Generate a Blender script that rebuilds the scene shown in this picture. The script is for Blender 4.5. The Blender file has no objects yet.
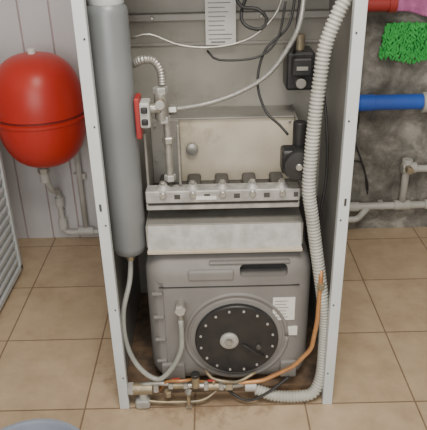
import bpy, bmesh, math, random
from mathutils import Vector, Matrix
random.seed(4)
S=bpy.context.scene
COL=S.collection

# ---------------- materials ----------------
def nmat(name,base,rough=.5,metal=0,var=None,scale=8,bump=0,bscale=60,detail=5,lo=.35,hi=.65,dirt=None,dscale=6,dlo=.52,dhi=.68):
    m=bpy.data.materials.new(name);m.use_nodes=True
    nt=m.node_tree;b=nt.nodes['Principled BSDF']
    b.inputs['Base Color'].default_value=(*base,1)
    b.inputs['Roughness'].default_value=rough
    b.inputs['Metallic'].default_value=metal
    tc=nt.nodes.new('ShaderNodeNewGeometry')
    out=None
    if var is not None:
        n=nt.nodes.new('ShaderNodeTexNoise');n.inputs['Scale'].default_value=scale;n.inputs['Detail'].default_value=detail
        nt.links.new(tc.outputs['Position'],n.inputs['Vector'])
        r=nt.nodes.new('ShaderNodeValToRGB')
        r.color_ramp.elements[0].position=lo;r.color_ramp.elements[1].position=hi
        r.color_ramp.elements[0].color=(*base,1);r.color_ramp.elements[1].color=(*var,1)
        nt.links.new(n.outputs['Fac'],r.inputs['Fac']);out=r.outputs['Color']
    if dirt is not None:
        n3=nt.nodes.new('ShaderNodeTexNoise');n3.inputs['Scale'].default_value=dscale;n3.inputs['Detail'].default_value=10;n3.inputs['Roughness'].default_value=.7
        nt.links.new(tc.outputs['Position'],n3.inputs['Vector'])
        r3=nt.nodes.new('ShaderNodeValToRGB');r3.color_ramp.elements[0].position=dlo;r3.color_ramp.elements[0].color=(0,0,0,1);r3.color_ramp.elements[1].position=dhi;r3.color_ramp.elements[1].color=(.8,.8,.8,1)
        nt.links.new(n3.outputs['Fac'],r3.inputs['Fac'])
        mx=nt.nodes.new('ShaderNodeMix');mx.data_type='RGBA';mx.inputs[7].default_value=(*dirt,1)
        nt.links.new(r3.outputs['Color'],mx.inputs[0]);nt.links.new(out,mx.inputs[6]);out=mx.outputs[2]
    if out: nt.links.new(out,b.inputs['Base Color'])
    if bump:
        n2=nt.nodes.new('ShaderNodeTexNoise');n2.inputs['Scale'].default_value=bscale;n2.inputs['Detail'].default_value=6
        nt.links.new(tc.outputs['Position'],n2.inputs['Vector'])
        bp=nt.nodes.new('ShaderNodeBump');bp.inputs['Strength'].default_value=bump;bp.inputs['Distance'].default_value=.01
        nt.links.new(n2.outputs['Fac'],bp.inputs['Height']);nt.links.new(bp.outputs['Normal'],b.inputs['Normal'])
    return m
M={}
M['white']=nmat('white_paint',(.66,.70,.72),.35,var=(.58,.62,.64),scale=6)
M['louvre']=nmat('louvre_paint',(.54,.57,.58),.45,var=(.48,.51,.52),scale=6)
M['pvc']=nmat('pvc_panel',(.56,.555,.57),.35,var=(.50,.49,.505),scale=3)
M['pink']=nmat('panel_joint',(.46,.34,.35),.5,var=(.38,.29,.30),scale=5)
M['sheet']=nmat('galvanised_sheet',(.33,.32,.295),.5,.25,var=(.25,.24,.22),scale=5,dirt=(.15,.125,.095),dscale=9,dlo=.55,dhi=.75)
M['liner']=nmat('side_liner_sheet',(.36,.355,.335),.55,.1,var=(.28,.27,.255),scale=4)
M['back']=nmat('rear_liner_sheet',(.36,.345,.31),.55,.1,var=(.27,.257,.225),scale=4,dirt=(.17,.145,.11),dscale=5,dlo=.54,dhi=.75)
M['sheetd']=nmat('dark_sheet',(.10,.10,.10),.5,.3,var=(.06,.055,.05),scale=9)
M['bright']=nmat('burner_sheet',(.66,.60,.49),.38,.2,var=(.50,.44,.34),scale=7,dirt=(.24,.18,.12),dscale=11,dlo=.56,dhi=.76)
M['alu']=nmat('cast_aluminium',(.47,.465,.445),.5,.25,var=(.33,.325,.31),scale=30,bump=.12)
M['cyl']=nmat('grey_enamel',(.235,.253,.265),.38,.1,var=(.195,.21,.22),scale=4)
M['tank']=nmat('grey_tank_shell',(.225,.217,.208),.6,var=(.175,.168,.16),scale=6,bump=.04)
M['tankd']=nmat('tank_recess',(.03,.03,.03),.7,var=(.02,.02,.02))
M['black']=nmat('black_plastic',(.018,.018,.02),.42,var=(.028,.028,.028),scale=20)
M['cable']=nmat('cable_rubber',(.02,.02,.022),.5,var=(.03,.03,.03))
M['red']=nmat('red_enamel',(.58,.035,.022),.36,var=(.48,.028,.018),scale=3)
M['redp']=nmat('red_plastic',(.40,.035,.03),.4,var=(.30,.03,.03))
M['redd']=nmat('dark_red_seam',(.2,.015,.012),.5,var=(.15,.01,.01))
M['blue']=nmat('blue_pipe',(.025,.12,.58),.35,var=(.03,.10,.48),scale=5)
M['ppr']=nmat('ppr_pipe',(.52,.52,.50),.4,var=(.43,.43,.40),scale=12)
M['hose']=nmat('corrugated_plastic',(.52,.52,.48),.5,var=(.40,.40,.36),scale=9)
M['clear']=nmat('translucent_hose',(.34,.355,.33),.25,var=(.26,.27,.25),scale=14)
M['braid']=nmat('braided_hose',(.36,.355,.34),.4,.3,var=(.24,.24,.22),scale=250)
M['steel']=nmat('steel',(.46,.45,.42),.35,.6,var=(.33,.32,.29),scale=40)
M['brass']=nmat('aged_brass',(.38,.31,.20),.42,.5,var=(.26,.23,.17),scale=60)
M['copper']=nmat('copper_pipe',(.56,.29,.12),.4,.4,var=(.40,.19,.08),scale=25)
M['paper']=nmat('paper_label',(.74,.74,.71),.7,var=(.66,.66,.63),scale=20)
M['ink']=nmat('printed_ink',(.2,.2,.21),.8,var=(.3,.3,.3),scale=200)
M['green']=nmat('green_chenille',(.06,.46,.10),.9,var=(.03,.32,.06),scale=40)
M['pinkc']=nmat('pink_cloth',(.60,.20,.42),.9,var=(.42,.12,.30),scale=25,bump=.5,bscale=200)
M['bucket']=nmat('bucket_plastic',(.20,.23,.29),.4,var=(.24,.27,.33),scale=7)
M['cement']=nmat('cement',(.10,.095,.085),.85,var=(.2,.19,.175),scale=5,bump=.5,bscale=30,detail=10)
M['rust']=nmat('rusty_base',(.20,.13,.08),.8,var=(.08,.06,.045),scale=22,bump=.3)
M['ceil']=nmat('ceiling_paint',(.7,.68,.64),.8,var=(.66,.64,.60),scale=2)
M['sidewall']=nmat('side_wall_paint',(.58,.56,.53),.8,var=(.53,.51,.48),scale=2)

def cement():
    m=M['cement'];nt=m.node_tree;b=nt.nodes['Principled BSDF'];L=nt.links
    g=nt.nodes.new('ShaderNodeNewGeometry')
    n=nt.nodes.new('ShaderNodeTexNoise');n.inputs['Scale'].default_value=10;n.inputs['Detail'].default_value=12;n.inputs['Roughness'].default_value=.72;n.inputs['Distortion'].default_value=.4
    L.new(g.outputs['Position'],n.inputs['Vector'])
    n4=nt.nodes.new('ShaderNodeTexNoise');n4.inputs['Scale'].default_value=4;n4.inputs['Detail'].default_value=4
    L.new(g.outputs['Position'],n4.inputs['Vector'])
    ad=nt.nodes.new('ShaderNodeMath');ad.operation='MULTIPLY_ADD';ad.inputs[1].default_value=.4
    L.new(n4.outputs['Fac'],ad.inputs[0])
    ml=nt.nodes.new('ShaderNodeMath');ml.operation='MULTIPLY';ml.inputs[1].default_value=.6
    L.new(n.outputs['Fac'],ml.inputs[0]);L.new(ml.outputs[0],ad.inputs[2])
    r=nt.nodes.new('ShaderNodeValToRGB');e=r.color_ramp.elements
    e[0].position=.40;e[0].color=(.085,.082,.073,1);e[1].position=.62;e[1].color=(.38,.365,.33,1)
    x=e.new(.48);x.color=(.15,.146,.13,1);x=e.new(.54);x.color=(.22,.213,.193,1)
    L.new(ad.outputs[0],r.inputs['Fac'])
    L.new(r.outputs['Color'],b.inputs['Base Color'])
cement()

def floor_mat():
    m=bpy.data.materials.new('beige_floor_tiles');m.use_nodes=True
    nt=m.node_tree;b=nt.nodes['Principled BSDF'];L=nt.links
    g=nt.nodes.new('ShaderNodeNewGeometry')
    mp=nt.nodes.new('ShaderNodeMapping');mp.inputs['Location'].default_value=(-.237+3.3,3.33,0)
    L.new(g.outputs['Position'],mp.inputs['Vector'])
    br=nt.nodes.new('ShaderNodeTexBrick');br.offset=0;br.squash=1
    br.inputs['Scale'].default_value=1;br.inputs['Brick Width'].default_value=.33;br.inputs['Row Height'].default_value=.333
    br.inputs['Mortar Size'].default_value=.003;br.inputs['Mortar Smooth'].default_value=.3
    br.inputs['Color1'].default_value=(.50,.385,.26,1);br.inputs['Color2'].default_value=(.54,.42,.29,1);br.inputs['Mortar'].default_value=(.24,.17,.115,1)
    L.new(mp.outputs['Vector'],br.inputs['Vector'])
    n=nt.nodes.new('ShaderNodeTexNoise');n.inputs['Scale'].default_value=9;n.inputs['Detail'].default_value=9;n.inputs['Roughness'].default_value=.65
    L.new(g.outputs['Position'],n.inputs['Vector'])
    r=nt.nodes.new('ShaderNodeValToRGB');r.color_ramp.elements[0].position=.3;r.color_ramp.elements[0].color=(.76,.73,.69,1);r.color_ramp.elements[1].position=.7;r.color_ramp.elements[1].color=(1.05,1.05,1.05,1)
    L.new(n.outputs['Fac'],r.inputs['Fac'])
    mx=nt.nodes.new('ShaderNodeMix');mx.data_type='RGBA';mx.blend_type='MULTIPLY';mx.inputs[0].default_value=1
    L.new(br.outputs['Color'],mx.inputs[6]);L.new(r.outputs['Color'],mx.inputs[7])
    # rust / water dirt around the boiler foot
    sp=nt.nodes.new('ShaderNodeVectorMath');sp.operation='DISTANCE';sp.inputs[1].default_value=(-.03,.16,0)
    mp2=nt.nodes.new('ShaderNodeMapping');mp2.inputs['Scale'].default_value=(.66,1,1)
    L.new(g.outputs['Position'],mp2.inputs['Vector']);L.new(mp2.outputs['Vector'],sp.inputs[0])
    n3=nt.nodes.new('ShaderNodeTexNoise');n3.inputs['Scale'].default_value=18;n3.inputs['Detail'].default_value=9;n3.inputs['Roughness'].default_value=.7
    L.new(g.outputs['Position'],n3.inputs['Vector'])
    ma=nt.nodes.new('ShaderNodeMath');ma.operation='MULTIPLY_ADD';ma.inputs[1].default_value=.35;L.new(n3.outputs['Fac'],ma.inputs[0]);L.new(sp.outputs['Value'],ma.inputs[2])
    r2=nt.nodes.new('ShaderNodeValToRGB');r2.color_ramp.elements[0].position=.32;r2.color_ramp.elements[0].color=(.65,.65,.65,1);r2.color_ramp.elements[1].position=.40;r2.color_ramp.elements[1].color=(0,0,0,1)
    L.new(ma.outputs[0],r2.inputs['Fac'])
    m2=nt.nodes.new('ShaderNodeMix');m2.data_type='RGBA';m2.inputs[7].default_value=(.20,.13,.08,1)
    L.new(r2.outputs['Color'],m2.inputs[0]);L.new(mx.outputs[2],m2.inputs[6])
    L.new(m2.outputs[2],b.inputs['Base Color'])
    b.inputs['Roughness'].default_value=.42
    bp=nt.nodes.new('ShaderNodeBump');bp.inputs['Strength'].default_value=.3;bp.inputs['Distance'].default_value=.003;bp.invert=True
    L.new(br.outputs['Fac'],bp.inputs['Height']);L.new(bp.outputs['Normal'],b.inputs['Normal'])
    return m
M['floor']=floor_mat()

# ---------------- geometry helpers ----------------
CUR=None
def group(name,loc=(0,0,0)):
    global CUR
    e=bpy.data.objects.new(name,None);e.location=loc;e.empty_display_size=.05;COL.objects.link(e);CUR=e
    return e
def link(name,bm,mat,smooth=False,parent=True):
    me=bpy.data.meshes.new(name);bm.normal_update();bm.to_mesh(me);bm.free()
    o=bpy.data.objects.new(name,me);COL.objects.link(o)
    me.materials.append(M[mat])
    if smooth:
        for p in me.polygons:p.use_smooth=True
    if parent and CUR:
        o.parent=CUR;o.matrix_parent_inverse=Matrix.Translation(-CUR.location)
    return o
def box(name,x0,x1,y0,y1,z0,z1,mat,bev=0,seg=2,rot=None,parent=True,smooth=False):
    bm=bmesh.new();bmesh.ops.create_cube(bm,size=1)
    bmesh.ops.scale(bm,vec=(x1-x0,y1-y0,z1-z0),verts=bm.verts)
    if bev: bmesh.ops.bevel(bm,geom=bm.edges[:],offset=bev,segments=seg,profile=.5,affect='EDGES')
    if rot: bmesh.ops.rotate(bm,cent=(0,0,0),matrix=rot,verts=bm.verts)
    bmesh.ops.translate(bm,vec=((x0+x1)/2,(y0+y1)/2,(z0+z1)/2),verts=bm.verts)
    return link(name,bm,mat,smooth,parent)
def lathe(name,prof,c,mat,axis='Z',seg=32,smooth=True,rot0=0):
    bm=bmesh.new();rings=[]
    for r,h in prof:
        ring=[]
        for i in range(seg):
            a=2*math.pi*i/seg+rot0
            p=Vector((r*math.cos(a),r*math.sin(a),h))
            if axis=='X':p=Vector((p.z,p.x,p.y))
            elif axis=='Y':p=Vector((p.x,p.z,p.y))
            ring.append(bm.verts.new(p+Vector(c)))
        rings.append(ring)
    for a,b in zip(rings,rings[1:]):
        for i in range(seg):bm.faces.new((a[i],a[(i+1)%seg],b[(i+1)%seg],b[i]))
    bm.faces.new(rings[0]);bm.faces.new(rings[-1])
    bmesh.ops.recalc_face_normals(bm,faces=bm.faces)
    o=link(name,bm,mat,False)
    if smooth:
        for p in o.data.polygons:p.use_smooth=len(p.vertices)==4
        try:
            o.data.set_sharp_from_angle(angle=math.radians(40))
        except Exception:pass
    return o
def cyl(name,c,r,h,mat,axis='Z',seg=24,bev=.0015):
    return lathe(name,[(r-bev,-h/2),(r,-h/2+bev),(r,h/2-bev),(r-bev,h/2)],c,mat,axis,seg)
def hexnut(name,c,r,h,mat,axis='X'):
    return lathe(name,[(r*.9,-h/2),(r,-h/2+.002),(r,h/2-.002),(r*.9,h/2)],c,mat,axis,6,smooth=False,rot0=.2)
def spline(pts,step):
    P=[Vector(p) for p in pts];P=[P[0]*2-P[1]]+P+[P[-1]*2-P[-2]]
    out=[]
    for i in range(1,len(P)-2):
        a,b,c,d=P[i-1:i+3];n=max(2,int((c-b).length/step))
        for k in range(n):
            t=k/n
            out.append(.5*((2*b)+(c-a)*t+(2*a-5*b+4*c-d)*t*t+(3*b-a-3*c+d)*t**3))
    out.append(P[-2]);return out
def tube(name,pts,r,mat,step=.012,seg=12,corr=None,straight=False):
    pl=[Vector(p) for p in pts] if straight else spline(pts,corr[0]/4 if corr else step)
    bm=bmesh.new();rings=[];t0=(pl[1]-pl[0]).normalized()
    up=Vector((0,1,0)) if abs(t0.y)<.9 else Vector((1,0,0))
    n=(up-t0*up.dot(t0)).normalized();dist=0
    for i,p in enumerate(pl):
        if i:dist+=(p-pl[i-1]).length
        t=(pl[min(i+1,len(pl)-1)]-pl[max(i-1,0)]).normalized()
        n=(n-t*n.dot(t)).normalized();bb=t.cross(n)
        rr=r
        if corr: rr=r+corr[1]*math.cos(2*math.pi*dist/corr[0])
        rings.append([bm.verts.new(p+(n*math.cos(2*math.pi*k/seg)+bb*math.sin(2*math.pi*k/seg))*rr) for k in range(seg)])
    for a,b in zip(rings,rings[1:]):
        for k in range(seg):bm.faces.new((a[k],a[(k+1)%seg],b[(k+1)%seg],b[k]))
    bm.faces.new(rings[0]);bm.faces.new(rings[-1])
    bmesh.ops.recalc_face_normals(bm,faces=bm.faces)
    return link(name,bm,mat,True)
def elbowpipe(name,pts,r,mat,rad=.02):
    P=[Vector(p) for p in pts];out=[P[0]]
    for i in range(1,len(P)-1):
        a=(P[i-1]-P[i]).normalized();b=(P[i+1]-P[i]).normalized()
        for k in range(6):
            t=k/5;out.append((1-t)**2*(P[i]+a*rad)+2*t*(1-t)*P[i]+t*t*(P[i]+b*rad))
    out.append(P[-1])
    return tube(name,out,r,mat,straight=True,seg=16)

# ---------------- room ----------------
CUR=None
box('floor',-2.2,2.2,-2.6,1.3,-.1,0,'floor',parent=False)
box('ceiling',-2.2,2.2,-2.6,1.3,2.6,2.7,'ceil',parent=False)
box('wall_left',-2.3,-2.2,-2.6,1.3,-.1,2.7,'sidewall',parent=False)
box('wall_right',2.2,2.3,-2.6,1.3,-.1,2.7,'sidewall',parent=False)
w=group('wall_back')
box('cement_render',-2.2,2.2,1.1,1.3,0,2.6,'cement')
x=-2.2
box('joint_strip',-2.2,.02,1.085,1.1,0,2.6,'pink')
while x<0:
    box('board',x+.003,min(x+.117,.02),1.078,1.09,0,2.6,'pvc',bev=.002)
    x+=.12

# ---------------- boiler cabinet ----------------
group('boiler_cabinet')
for s,n in((-1,'left'),(1,'right')):
    xo=s*.317
    a,b=sorted((xo,xo-s*.003));box('side_panel_'+n,a,b,.0,.6,0,1.45,'white')
    a,b=sorted((xo,xo-s*.028));box('front_flange_'+n,a,b,-.004,.0,0,1.45,'white',bev=.0015)
    a,b=sorted((xo-s*.026,xo-s*.028));box('flange_return_'+n,a,b,0,.018,0,1.45,'white')
    for z in (.12,.36,.62,.88,1.08):
        cyl('flange_hole',(xo-s*.02,-.0045,z),.0025,.002,'sheetd','Y',12,.0003)
    box('flange_slot',xo-s*.012-.003,xo-s*.012+.003,-.0052,-.0038,.66,.68,'sheetd',bev=.0005)
box('top_panel',-.317,.317,0,.6,1.45,1.455,'white')
box('rear_panel_upper',-.314,.314,.40,.405,.50,1.45,'back')
box('rear_panel_lower',-.314,.314,.59,.6,.0,1.45,'sheet')
box('inner_side_left',-.313,-.311,.02,.59,.0,1.45,'liner')
box('inner_side_right',.311,.313,.02,.59,.0,1.45,'liner')
box('upper_crossbar',-.311,.311,.372,.40,1.055,1.075,'sheet',bev=.003)
box('seam_strip',-.311,.311,.394,.40,.985,.993,'sheet',bev=.001)
box('control_box',-.31,.31,.12,.38,1.27,1.44,'sheetd',bev=.005)
box('base_rail',-.31,.31,.06,.58,.0,.02,'rust')
for xx in(-.18,.12,.2):
    cyl('panel_screw',(xx,.368,1.065),.005,.01,'steel','Y',10)

# ---------------- burner assembly ----------------
group('gas_burner_assembly')
box('chamber_side_left',-.205,-.198,.16,.398,.60,.805,'sheet',bev=.002)
box('chamber_side_right',.212,.218,.16,.398,.60,.805,'sheet',bev=.002)
box('chamber_floor',-.198,.212,.14,.398,.60,.606,'sheetd')
box('rear_reflector',-.198,.212,.30,.306,.606,.80,'bright',bev=.001)
box('reflector_wing_left',-.198,-.115,.288,.30,.606,.80,'sheet',bev=.002)
box('reflector_top_fold',-.198,.212,.292,.398,.797,.803,'sheet',bev=.002)
lathe('sight_glass_boss',[(.012,.282),(.018,.285),(.018,.292)],(-.082,0,.71),'steel','Y')
for xx in(-.185,.2):
    for zz in(.68,.785):
        cyl('panel_bolt',(xx,.284 if xx<0 else .298,zz),.004,.008,'steel','Y',8)
for i in range(5):
    xx=-.158+i*.08
    box('burner_bar',xx-.02,xx+.02,.16,.292,.615,.636,'sheetd',bev=.008)
box('manifold_ledge',-.205,.21,.135,.165,.640,.655,'alu',bev=.002)
box('manifold_rail',-.205,.21,.108,.140,.624,.660,'alu',bev=.004,seg=3)
box('manifold_lower_lip',-.205,.21,.112,.20,.602,.622,'alu',bev=.003)
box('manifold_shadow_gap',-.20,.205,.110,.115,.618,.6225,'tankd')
box('rating_plate',-.07,-.015,.106,.1085,.634,.644,'paper')
for xx in(-.158,-.078,.002,.082,.162):
    lathe('injector_bell',[(.022,.656),(.021,.661),(.012,.668),(.009,.676),(.005,.678)],(xx,.128,0),'alu',seg=24)
    hexnut('injector_nut',(xx,.122,.679),.008,.007,'steel','Z')
    cyl('injector_boss',(xx,.106,.648),.009,.008,'steel','Y',16)
    box('injector_slot',xx+.030,xx+.046 if xx<.16 else xx+.042,.1075,.110,.636,.650,'sheetd',bev=.0005)
cyl('riser_pipe',(-.139,.150,.76),.0105,.17,'steel')
hexnut('riser_union',(-.139,.150,.79),.016,.018,'steel','Z')
hexnut('riser_base_nut',(-.139,.150,.683),.016,.018,'alu','Z')
cyl('pilot_tube',(-.112,.152,.745),.004,.17,'steel')

group('drip_shelf')
rx=Matrix.Rotation(math.radians(-16),3,'X')
box('shelf_face',-.205,.215,.09,.094,.495,.562,'alu',rot=rx)
box('shelf_top_fold',-.205,.215,.10,.39,.560,.565,'sheet',bev=.001)
box('shelf_bottom_fold',-.207,.217,.070,.086,.488,.497,'bright',bev=.001)
box('shelf_end_left',-.209,-.205,.09,.38,.50,.565,'sheet')
box('shelf_end_right',.215,.219,.09,.38,.50,.565,'sheet')

# ---------------- vertical cylinder ----------------
group('grey_expansion_cylinder')
R=.049
lathe('vessel_body',[(.004,.462),(.025,.466),(.042,.478),(R,.50),(R,1.115),(.047,1.13),(.040,1.138),(.012,1.14)],(-.262,.12,0),'cyl',seg=40)
lathe('top_cap',[(.040,1.137),(.042,1.14),(.042,1.17),(.036,1.176)],(-.262,.12,0),'white')
hexnut('bottom_outlet',(-.262,.12,.455),.012,.02,'brass','Z')
box('mount_bracket',-.311,-.29,.1,.2,.8,.83,'sheet')

# ---------------- storage tank ----------------
group('hot_water_storage_tank')
x0,x1,y0,y1,z0,z1=-.222,.252,.06,.5,.03,.478
body=box('tank_shell',x0,x1,y0,y1,z0,z1,'tank',bev=.064,seg=8,smooth=True)
CC=CUR;CUR=None
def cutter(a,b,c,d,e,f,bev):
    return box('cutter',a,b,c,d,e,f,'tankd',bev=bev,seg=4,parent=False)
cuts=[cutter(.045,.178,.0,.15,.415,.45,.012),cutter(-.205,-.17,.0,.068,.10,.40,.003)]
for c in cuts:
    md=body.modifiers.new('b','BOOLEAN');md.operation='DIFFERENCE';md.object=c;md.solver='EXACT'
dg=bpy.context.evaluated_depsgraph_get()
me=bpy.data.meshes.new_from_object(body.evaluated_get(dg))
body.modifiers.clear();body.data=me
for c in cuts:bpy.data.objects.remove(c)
try: me.set_sharp_from_angle(angle=math.radians(35))
except Exception:pass
CUR=CC
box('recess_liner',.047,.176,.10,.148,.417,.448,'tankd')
box('handle_lip',-.04,.185,.066,.085,.452,.461,'tank',bev=.004)
box('top_moulding',-.10,.03,.056,.075,.405,.440,'tank',bev=.008,seg=4)
cx,cz=.035,.21
def ring(name,r,rr,y,mat,seg=48):
    pts=[(cx+r*math.cos(a),y,cz+r*math.sin(a)) for a in [2*math.pi*i/seg for i in range(seg+1)]]
    return tube(name,pts,rr,mat,straight=True,seg=10)
ring('moulded_ring',.148,.007,.062,'tank')
lathe('flange_seat',[(.138,.062),(.134,.057),(.126,.056)],(cx,0,cz),'tank','Y',48)
lathe('flange_disc',[(.121,.056),(.121,.044),(.118,.041),(.060,.0395),(.005,.039)],(cx,0,cz),'black','Y',48)
for i in range(16):
    a=2*math.pi*i/16+.2
    hexnut('flange_bolt',(cx+.106*math.cos(a),.0385,cz+.106*math.sin(a)),.0042,.004,'alu','Y')
lathe('centre_boss',[(.027,.039),(.027,.032),(.022,.028),(.014,.028),(.012,.033),(.003,.033)],(.013,0,.215),'alu','Y',28)
hexnut('centre_nut',(.013,.028,.215),.009,.010,'steel','Y')
tube('thermostat_lead',[(.05,.037,.2),(.075,.031,.185),(.1,.031,.165),(.115,.038,.155)],.0025,'cable')
cyl('thermostat_pocket',(.098,.036,.19),.008,.010,'sheetd','Y')
box('shell_seam',x0+.04,x1-.04,.0585,.0615,.385,.388,'tankd')
for zz in(.12,.2,.28,.36):
    box('side_rib',-.203,-.173,.059,.069,zz,zz+.008,'tank',bev=.002)
box('lower_boss_left',-.19,-.12,.050,.066,.06,.12,'tank',bev=.006)
box('lower_boss_right',.165,.215,.050,.066,.06,.12,'tank',bev=.006)
cyl('side_fitting',(-.123,.045,.335),.014,.05,'steel','Y')
hexnut('side_fitting_nut',(-.123,.022,.335),.016,.014,'alu','Y')
cyl('vent_stem',(-.123,.03,.30),.007,.08,'steel','Z')
box('energy_label',.139,.202,.0575,.0605,.268,.345,'paper')
for k in range(6):
    box('label_text',.145,.145+random.uniform(.03,.05),.0568,.0576,.333-k*.011,.335-k*.011,'ink')
box('serial_label',.178,.212,.0575,.0625,.213,.243,'paper')
box('tank_foot_left',-.15,-.08,.12,.44,0.02,.032,'sheetd')
box('tank_foot_right',.10,.17,.12,.44,0.02,.032,'sheetd')

# ---------------- hoses / pipes inside ----------------
group('corrugated_drain_hose')
hp=[(.294,.06,1.24),(.287,.055,1.161),(.267,.055,1.115),(.244,.06,1.043),(.235,.06,.962),(.228,.06,.864),(.224,.06,.773),(.224,.06,.677),(.238,.06,.589),(.258,.055,.465),(.277,.04,.345),(.288,.04,.26),(.290,.04,.18),(.286,.03,.09),(.265,.015,.035),(.225,.01,.022),(.15,.012,.024),(.09,.02,.045)]
tube('hose_wall',hp,.0165,'hose',corr=(.0095,.002),seg=14)
cyl('hose_end_collar',(.294,.06,1.235),.022,.03,'white')

group('translucent_drain_hose')
tube('hose_wall',[(-.262,.12,.45),(-.268,.10,.385),(-.289,.06,.30),(-.283,.035,.21),(-.25,.02,.135),(-.198,.01,.10),(-.155,.008,.142),(-.126,.01,.205),(-.122,.018,.26),(-.123,.024,.30)],.0075,'clear')

group('copper_gas_pipe')
elbowpipe('pipe_run',[(.268,.10,.46),(.266,.035,.44),(.262,.025,.29),(.250,.022,.19),(.2,.018,.13),(.11,.018,.078),(.0,.02,.066),(-.1,.02,.08)],.0065,'copper',.018)
hexnut('pipe_nut',(.266,.03,.40),.011,.018,'brass','Z')

group('braided_supply_hose')
tube('hose_wall',[(.22,.25,1.17),(.203,.2,1.073),(.175,.2,1.01),(.126,.2,.945),(.053,.2,.90),(-.04,.19,.872),(-.146,.16,.866)],.0065,'braid')
hexnut('hose_nut',(-.125,.163,.867),.013,.025,'steel','X')
group('capillary_tube')
tube('tube_run',[(-.225,.25,1.035),(-.178,.25,1.043),(-.101,.25,1.014),(-.01,.25,1.007),(.082,.25,1.028),(.145,.25,1.084),(.169,.25,1.15)],.003,'steel')

group('diverter_valve')
box('actuator_back',-.213,-.199,.085,.14,.815,.92,'redp',bev=.004,seg=3)
box('actuator_housing',-.200,-.175,.080,.13,.845,.91,'ppr',bev=.005,seg=3)
box('actuator_plug',-.196,-.180,.071,.082,.855,.87,'black',bev=.003)
box('actuator_plug',-.196,-.180,.071,.082,.885,.90,'black',bev=.003)
cyl('valve_body',(-.15,.14,.885),.018,.07,'steel','Z')
hexnut('valve_union_top',(-.15,.14,.925),.019,.018,'alu','Z')
hexnut('valve_union_bottom',(-.147,.14,.85),.018,.018,'alu','Z')
cyl('valve_side_port',(-.17,.12,.885),.013,.04,'steel','X')
cyl('pressure_port',(-.15,.115,.90),.010,.035,'brass','Y')
cyl('pressure_cap',(-.15,.095,.9),.012,.01,'alu','Y')

group('corrugated_steel_pipe')
tube('pipe_wall',[(-.26,.2,.975),(-.223,.17,.985),(-.192,.15,1.0),(-.165,.15,.998),(-.148,.15,.975),(-.145,.15,.938)],.0105,'steel',corr=(.007,.0015),seg=14)

group('gas_valve')
box('valve_body',.183,.258,.27,.36,.88,.985,'black',bev=.008,seg=3)
box('solenoid_block',.195,.248,.24,.28,.925,.975,'black',bev=.006)
cyl('regulator_cap',(.22,.262,.905),.014,.03,'sheet','Y')
cyl('valve_inlet',(.22,.31,1.0),.014,.05,'brass','Z')
box('valve_tag',.205,.235,.238,.2405,.943,.953,'sheet')
cyl('rear_mount',(.22,.38,.93),.02,.038,'steel','Y')
group('circulation_pump')
lathe('motor_can',[(.02,.075),(.036,.077),(.042,.085),(.042,.12),(.038,.125)],(.198,0,.735),'black','Y',32)
box('terminal_box',.155,.20,.085,.138,.71,.775,'black',bev=.008,seg=3)
lathe('pump_volute',[(.036,.122),(.044,.126),(.044,.15),(.036,.155)],(.205,0,.728),'black','Y',32)
cyl('pump_port_top',(.205,.138,.79),.018,.09,'black')
cyl('vent_screw',(.198,.073,.735),.009,.008,'steel','Y')

group('wiring_harness')
tube('black_loop',[(.09,.3,1.16),(.06,.27,1.09),(.07,.25,1.06),(.11,.25,1.05),(.125,.25,1.075),(.1,.25,1.1),(.06,.26,1.105),(.04,.28,1.14)],.0045,'cable')
tube('valve_lead',[(.20,.265,.985),(.198,.24,1.02),(.205,.25,1.09),(.215,.28,1.16)],.004,'cable')
tube('panel_lead',[(.168,.22,1.12),(.15,.22,1.03),(.10,.22,.985),(.0,.22,.98),(-.03,.24,1.0)],.003,'cable')
tube('pump_lead',[(.175,.14,.80),(.155,.16,.82),(.12,.19,.85),(.10,.215,.92),(.12,.23,1.0),(.18,.24,1.06),(.2,.26,1.16)],.0035,'cable')
tube('side_lead',[(.262,.3,.93),(.275,.22,.89),(.28,.16,.80),(.285,.15,.68),(.275,.14,.58),(.27,.14,.5)],.004,'cable')
group('instruction_label')
box('paper_sheet',-.034,.05,.367,.370,.99,1.14,'paper')
for k in range(11):
    box('print_line',-.026,-.026+random.uniform(.04,.068),.366,.3675,1.125-k*.012,1.1275-k*.012,'ink')
box('print_block',-.02,.02,.366,.3675,.995,1.0,'ink')

# ---------------- bottom valves ----------------
group('isolation_valve_set')
def valve(x,z,lever,y=.005):
    cyl('ball_valve_body',(x,y,z),.012,.045,'brass','X')
    hexnut('ball_valve_nut',(x-.022,y,z),.015,.014,'steel','X')
    hexnut('ball_valve_nut',(x+.022,y,z),.015,.014,'steel','X')
    cyl('ball_valve_stem',(x,y-.002,z+.015),.005,.015,'brass','Z')
    box('lever_handle',x-.018,x+.006,y-.005,y+.003,z+.020,z+.024,lever,bev=.0015)
valve(-.139,.082,'redp');valve(-.035,.074,'redp')
tube('cross_pipe',[(-.285,.015,.07),(-.2,.01,.085),(-.139,.005,.082),(-.035,.005,.074),(.02,.01,.068),(.075,.03,.06)],.008,'steel')
cyl('left_tee',(-.245,.01,.066),.018,.06,'brass','X')
hexnut('left_tee_nut',(-.28,.01,.066),.020,.018,'alu','X')
hexnut('left_tee_nut',(-.205,.01,.07),.019,.016,'steel','X')
cyl('left_tee_leg',(-.245,.01,.034),.013,.064,'ppr')
box('grey_coupling',-.27,-.225,-.012,.026,.001,.034,'alu',bev=.010,seg=3)
cyl('safety_valve',(-.088,.0,.098),.012,.04,'brass')
cyl('safety_valve_cap',(-.088,.0,.122),.013,.012,'black')
cyl('drain_cock',(-.11,-.01,.04),.006,.06,'brass')
hexnut('drain_cock_nut',(-.11,-.01,.066),.011,.012,'steel','Z')
box('drain_wing',-.118,-.102,-.014,-.006,.006,.014,'steel')
hexnut('right_union',(.01,.012,.068),.016,.022,'brass','X')
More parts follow.
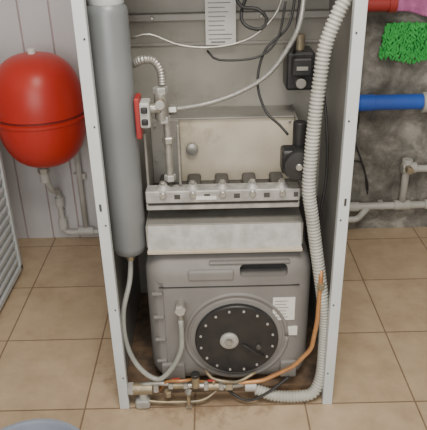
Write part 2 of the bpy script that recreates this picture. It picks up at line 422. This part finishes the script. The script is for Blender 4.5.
cyl('hose_adaptor',(.075,.02,.055),.015,.035,'alu','X')
tube('black_drain',[(.0,.03,.04),(.06,.0,.02),(.12,-.0,.045),(.19,.02,.09)],.004,'cable')
tube('copper_tail',[(-.205,.03,.03),(-.19,.02,.06),(-.17,.0,.10),(-.13,-.01,.11),(-.10,.0,.105)],.0045,'copper')
tube('brass_tail',[(-.245,.0,.03),(-.20,-.0,.022),(-.15,.0,.02),(-.07,.0,.025),(-.02,.02,.05)],.0045,'brass')
tube('brass_tail',[(-.06,.035,.11),(-.04,.01,.10),(-.0,-.0,.095),(.04,.01,.085),(.09,.03,.1)],.0045,'brass')
hexnut('small_tee',(-.17,.0,.055),.012,.02,'brass','Z')

# ---------------- expansion tank ----------------
group('red_expansion_tank',(-.676,.885,.66))
c=(-.676,.885,.66);pr=[]
n=28
for i in range(n+1):
    t=-math.pi/2+math.pi*i/n
    s_,c_=math.sin(t),math.cos(t)
    pr.append((max(.004,.172*abs(c_)**.68),.215*math.copysign(abs(s_)**.92,s_)))
lathe('vessel_shell',pr,c,'red',seg=56)
lathe('crimped_seam',[(.169,-.026),(.1775,-.022),(.1775,-.012),(.169,-.008)],c,'red',seg=56)
lathe('seam_groove',[(.169,-.008),(.1742,-.006),(.1742,.0),(.169,.002)],c,'redd',seg=56)
cyl('air_valve_cap',(-.676,.885,.882),.014,.022,'paper')
cyl('nozzle',(-.70,.885,.435),.017,.05,'steel')
hexnut('nozzle_nut',(-.70,.885,.415),.024,.025,'steel','Z')
box('wall_bracket',-.70,-.65,1.0,1.078,.6,.72,'sheet',bev=.003)
cyl('lower_coupling',(-.70,.885,.385),.019,.04,'ppr')

group('wall_water_pipes')
elbowpipe('pipe_run',[(-.70,.885,.38),(-.70,.96,.29),(-.70,1.045,.25),(-.70,1.045,.045),(-.30,1.045,.045)],.0125,'ppr',.03)
elbowpipe('pipe_run',[(-.66,1.05,.50),(-.60,1.05,.44),(-.60,1.05,.06)],.0125,'ppr',.03)
cyl('tee',(-.60,1.045,.05),.02,.07,'ppr','X')
cyl('elbow_collar',(-.70,1.045,.09),.02,.05,'ppr')
cyl('elbow_collar',(-.70,1.045,.2),.02,.04,'ppr')
box('pipe_clip',-.625,-.575,1.05,1.078,.3,.325,'ppr')
box('pipe_clip',-.71,-.69,1.045,1.078,.13,.15,'ppr')

# ---------------- right wall plumbing ----------------
group('blue_water_pipe')
cyl('pipe_body',(.62,1.04,.615),.0315,.44,'blue','X',32)
cyl('pipe_collar',(.61,1.04,.615),.034,.06,'blue','X',32)
cyl('white_coupling',(.875,1.04,.612),.042,.075,'ppr','X',32)
cyl('white_pipe_tail',(1.1,1.04,.612),.03,.4,'ppr','X',32)
cyl('wall_clamp',(.45,1.08,.615),.01,.04,'steel','Y')

group('white_ppr_pipes')
elbowpipe('lower_run',[(.40,1.05,.137),(.80,1.05,.14),(1.3,1.05,.145)],.0165,'ppr',.02)
elbowpipe('upper_run',[(1.3,1.05,.315),(.815,1.05,.315),(.815,1.05,.142)],.0155,'ppr',.03)
cyl('tee_upper',(.825,1.05,.32),.024,.06,'ppr','X')
cyl('tee_collar',(.815,1.05,.345),.022,.03,'ppr')
cyl('tap_stub',(.815,1.02,.325),.015,.05,'brass','Y')
cyl('lower_tee',(.815,1.05,.142),.022,.07,'ppr','X')
elbowpipe('floor_run',[(.40,1.04,.075),(.62,1.04,.08),(.66,1.04,.135)],.014,'ppr',.02)
cyl('coupling',(.60,1.05,.138),.021,.05,'ppr','X')
cyl('elbow_socket',(.94,1.05,.143),.022,.05,'ppr','X')
for xx in(.5,.72,1.0):
    box('pipe_clip',xx,xx+.02,1.05,1.1,.12,.145,'ppr')
group('wall_cable')
tube('cable_run',[(.56,1.095,.66),(.585,1.09,.60),(.60,1.09,.52),(.59,1.09,.44),(.62,1.09,.36),(.66,1.09,.25),(.67,1.09,.2)],.003,'cable')
tube('cable_run',[(.56,1.095,.3),(.59,1.09,.34),(.63,1.09,.33),(.65,1.09,.28),(.66,1.09,.22),(.67,1.09,.18)],.003,'cable')
group('red_wall_pipe')
cyl('pipe_body',(.53,1.03,1.0),.028,.28,'redp','X',28)
cyl('end_collar',(.67,1.03,1.0),.032,.03,'redp','X',28)
cyl('wall_stub',(.60,1.075,1.0),.016,.05,'steel','Y')

# ---------------- cloths ----------------
def cloth(name,x0,x1,z0,z1,y,mat,amp,fr):
    bm=bmesh.new();nx,nz=36,26;V=[]
    for layer in(0,1):
        g=[]
        for i in range(nx+1):
            row=[]
            for j in range(nz+1):
                u=i/nx;v=j/nz
                xx=x0+(x1-x0)*u+.008*math.sin(v*9+u*3);zz=z0+(z1-z0)*v+.012*math.sin(u*7+1)*(1-v)
                yy=y-amp*(1+math.sin(u*fr+v*2.5))+(.010 if layer else 0)
                row.append(bm.verts.new((xx,yy,zz)))
            g.append(row)
        V.append(g)
    for g in V:
        for i in range(nx):
            for j in range(nz):bm.faces.new((g[i][j],g[i+1][j],g[i+1][j+1],g[i][j+1]))
    a,b=V
    for i in range(nx):
        bm.faces.new((a[i][0],a[i+1][0],b[i+1][0],b[i][0]));bm.faces.new((a[i][nz],a[i+1][nz],b[i+1][nz],b[i][nz]))
    for j in range(nz):
        bm.faces.new((a[0][j],a[0][j+1],b[0][j+1],b[0][j]));bm.faces.new((a[nx][j],a[nx][j+1],b[nx][j+1],b[nx][j]))
    bmesh.ops.recalc_face_normals(bm,faces=bm.faces)
    return link(name,bm,mat,True)
group('pink_cleaning_cloth')
cloth('fabric',.695,.95,.955,1.14,1.085,'pinkc',.010,16)
cyl('hanging_hook',(.80,1.075,1.13),.006,.05,'steel','Y')
group('green_chenille_mitt')
def mitt(z0,top,xa,xb,name):
    bm=bmesh.new();nx=26;nz=max(4,int(13*(top-z0)/.145))
    for i in range(nx):
        for j in range(nz):
            u=(i+random.random()*.6)/nx;v=(j+random.random()*.6)/nz
            xx=xa+(xb-xa)*u-.018*(1-v);zz=z0+(top-z0)*v+.012*math.sin(u*7+1)*(1-v)+.006*u
            yy=1.068-.008*(1+math.sin(u*8+v*2.5))
            m=Matrix.Translation((xx,yy,zz-.004))@Matrix.Rotation(random.uniform(-.7,.7),4,'Y')@Matrix.Rotation(random.uniform(-.6,.2),4,'X')@Matrix.Diagonal((.0052,.0055,.013,1))
            bmesh.ops.create_uvsphere(bm,u_segments=8,v_segments=6,radius=1,matrix=m)
    link(name,bm,'green',True)
cloth('backing',.665,.93,.80,.920,1.085,'green',.008,8)
cyl('hanging_hook',(.90,1.08,.91),.005,.04,'steel','Y')
mitt(.785,.925,.665,.94,'chenille_noodles')

# ---------------- louvred cabinet left ----------------
group('louvered_metal_cabinet')
box('carcass',-1.3,-.835,-.25,.79,.02,.88,'louvre',bev=.008)
for k in range(20):
    z=.06+k*.04
    box('louvre',-.84,-.824,-.20,.76,z,z+.02,'louvre',bev=.004)
box('corner_post',-.835,-.82,.765,.79,.02,.88,'louvre',bev=.004)
box('bottom_rail',-.835,-.82,-.25,.79,.02,.045,'louvre',bev=.004)
for yy in(-.2,.7):
    cyl('foot',(-.88,yy,.011),.02,.022,'black')
    cyl('foot',(-1.25,yy,.011),.02,.022,'black')

# ---------------- bucket ----------------
group('plastic_bucket',(-.435,-.452,0))
lathe('pail',[(.10,0),(.104,.004),(.135,.262),(.142,.264),(.145,.270),(.142,.277),(.134,.278),(.130,.27),(.100,.012),(.002,.010)],(-.435,-.452,0),'bucket',seg=48)

# ---------------- lights ----------------
def area(name,loc,size,power,col,rot=(0,0,0)):
    l=bpy.data.lights.new(name,'AREA');l.energy=power;l.size=size;l.color=col
    o=bpy.data.objects.new(name,l);o.location=loc;o.rotation_euler=rot;COL.objects.link(o)
area('ceiling_light',(0.1,-1.0,2.5),.8,50,(1,.94,.84))
area('camera_side_fill',(-.3,-2.45,1.5),1.6,38,(1,.97,.92),(math.radians(84),0,0))  # added fill lamp behind the camera, no real window; lifts brightness, softens contrast
W=bpy.data.worlds.new('World');S.world=W;W.use_nodes=True
W.node_tree.nodes['Background'].inputs[0].default_value=(1,.97,.92,1);W.node_tree.nodes['Background'].inputs[1].default_value=.58

# ---------------- camera ----------------
cd=bpy.data.cameras.new('camera');co=bpy.data.objects.new('camera',cd);COL.objects.link(co)
cd.sensor_fit='HORIZONTAL';cd.sensor_width=36;cd.lens=600/427*36;cd.clip_start=.01
co.matrix_world=Matrix.Translation((-.024,-1.35,1.32))@Matrix.Rotation(math.radians(63.3),4,'X')@Matrix.Rotation(math.radians(-1.33),4,'Z')
S.camera=co
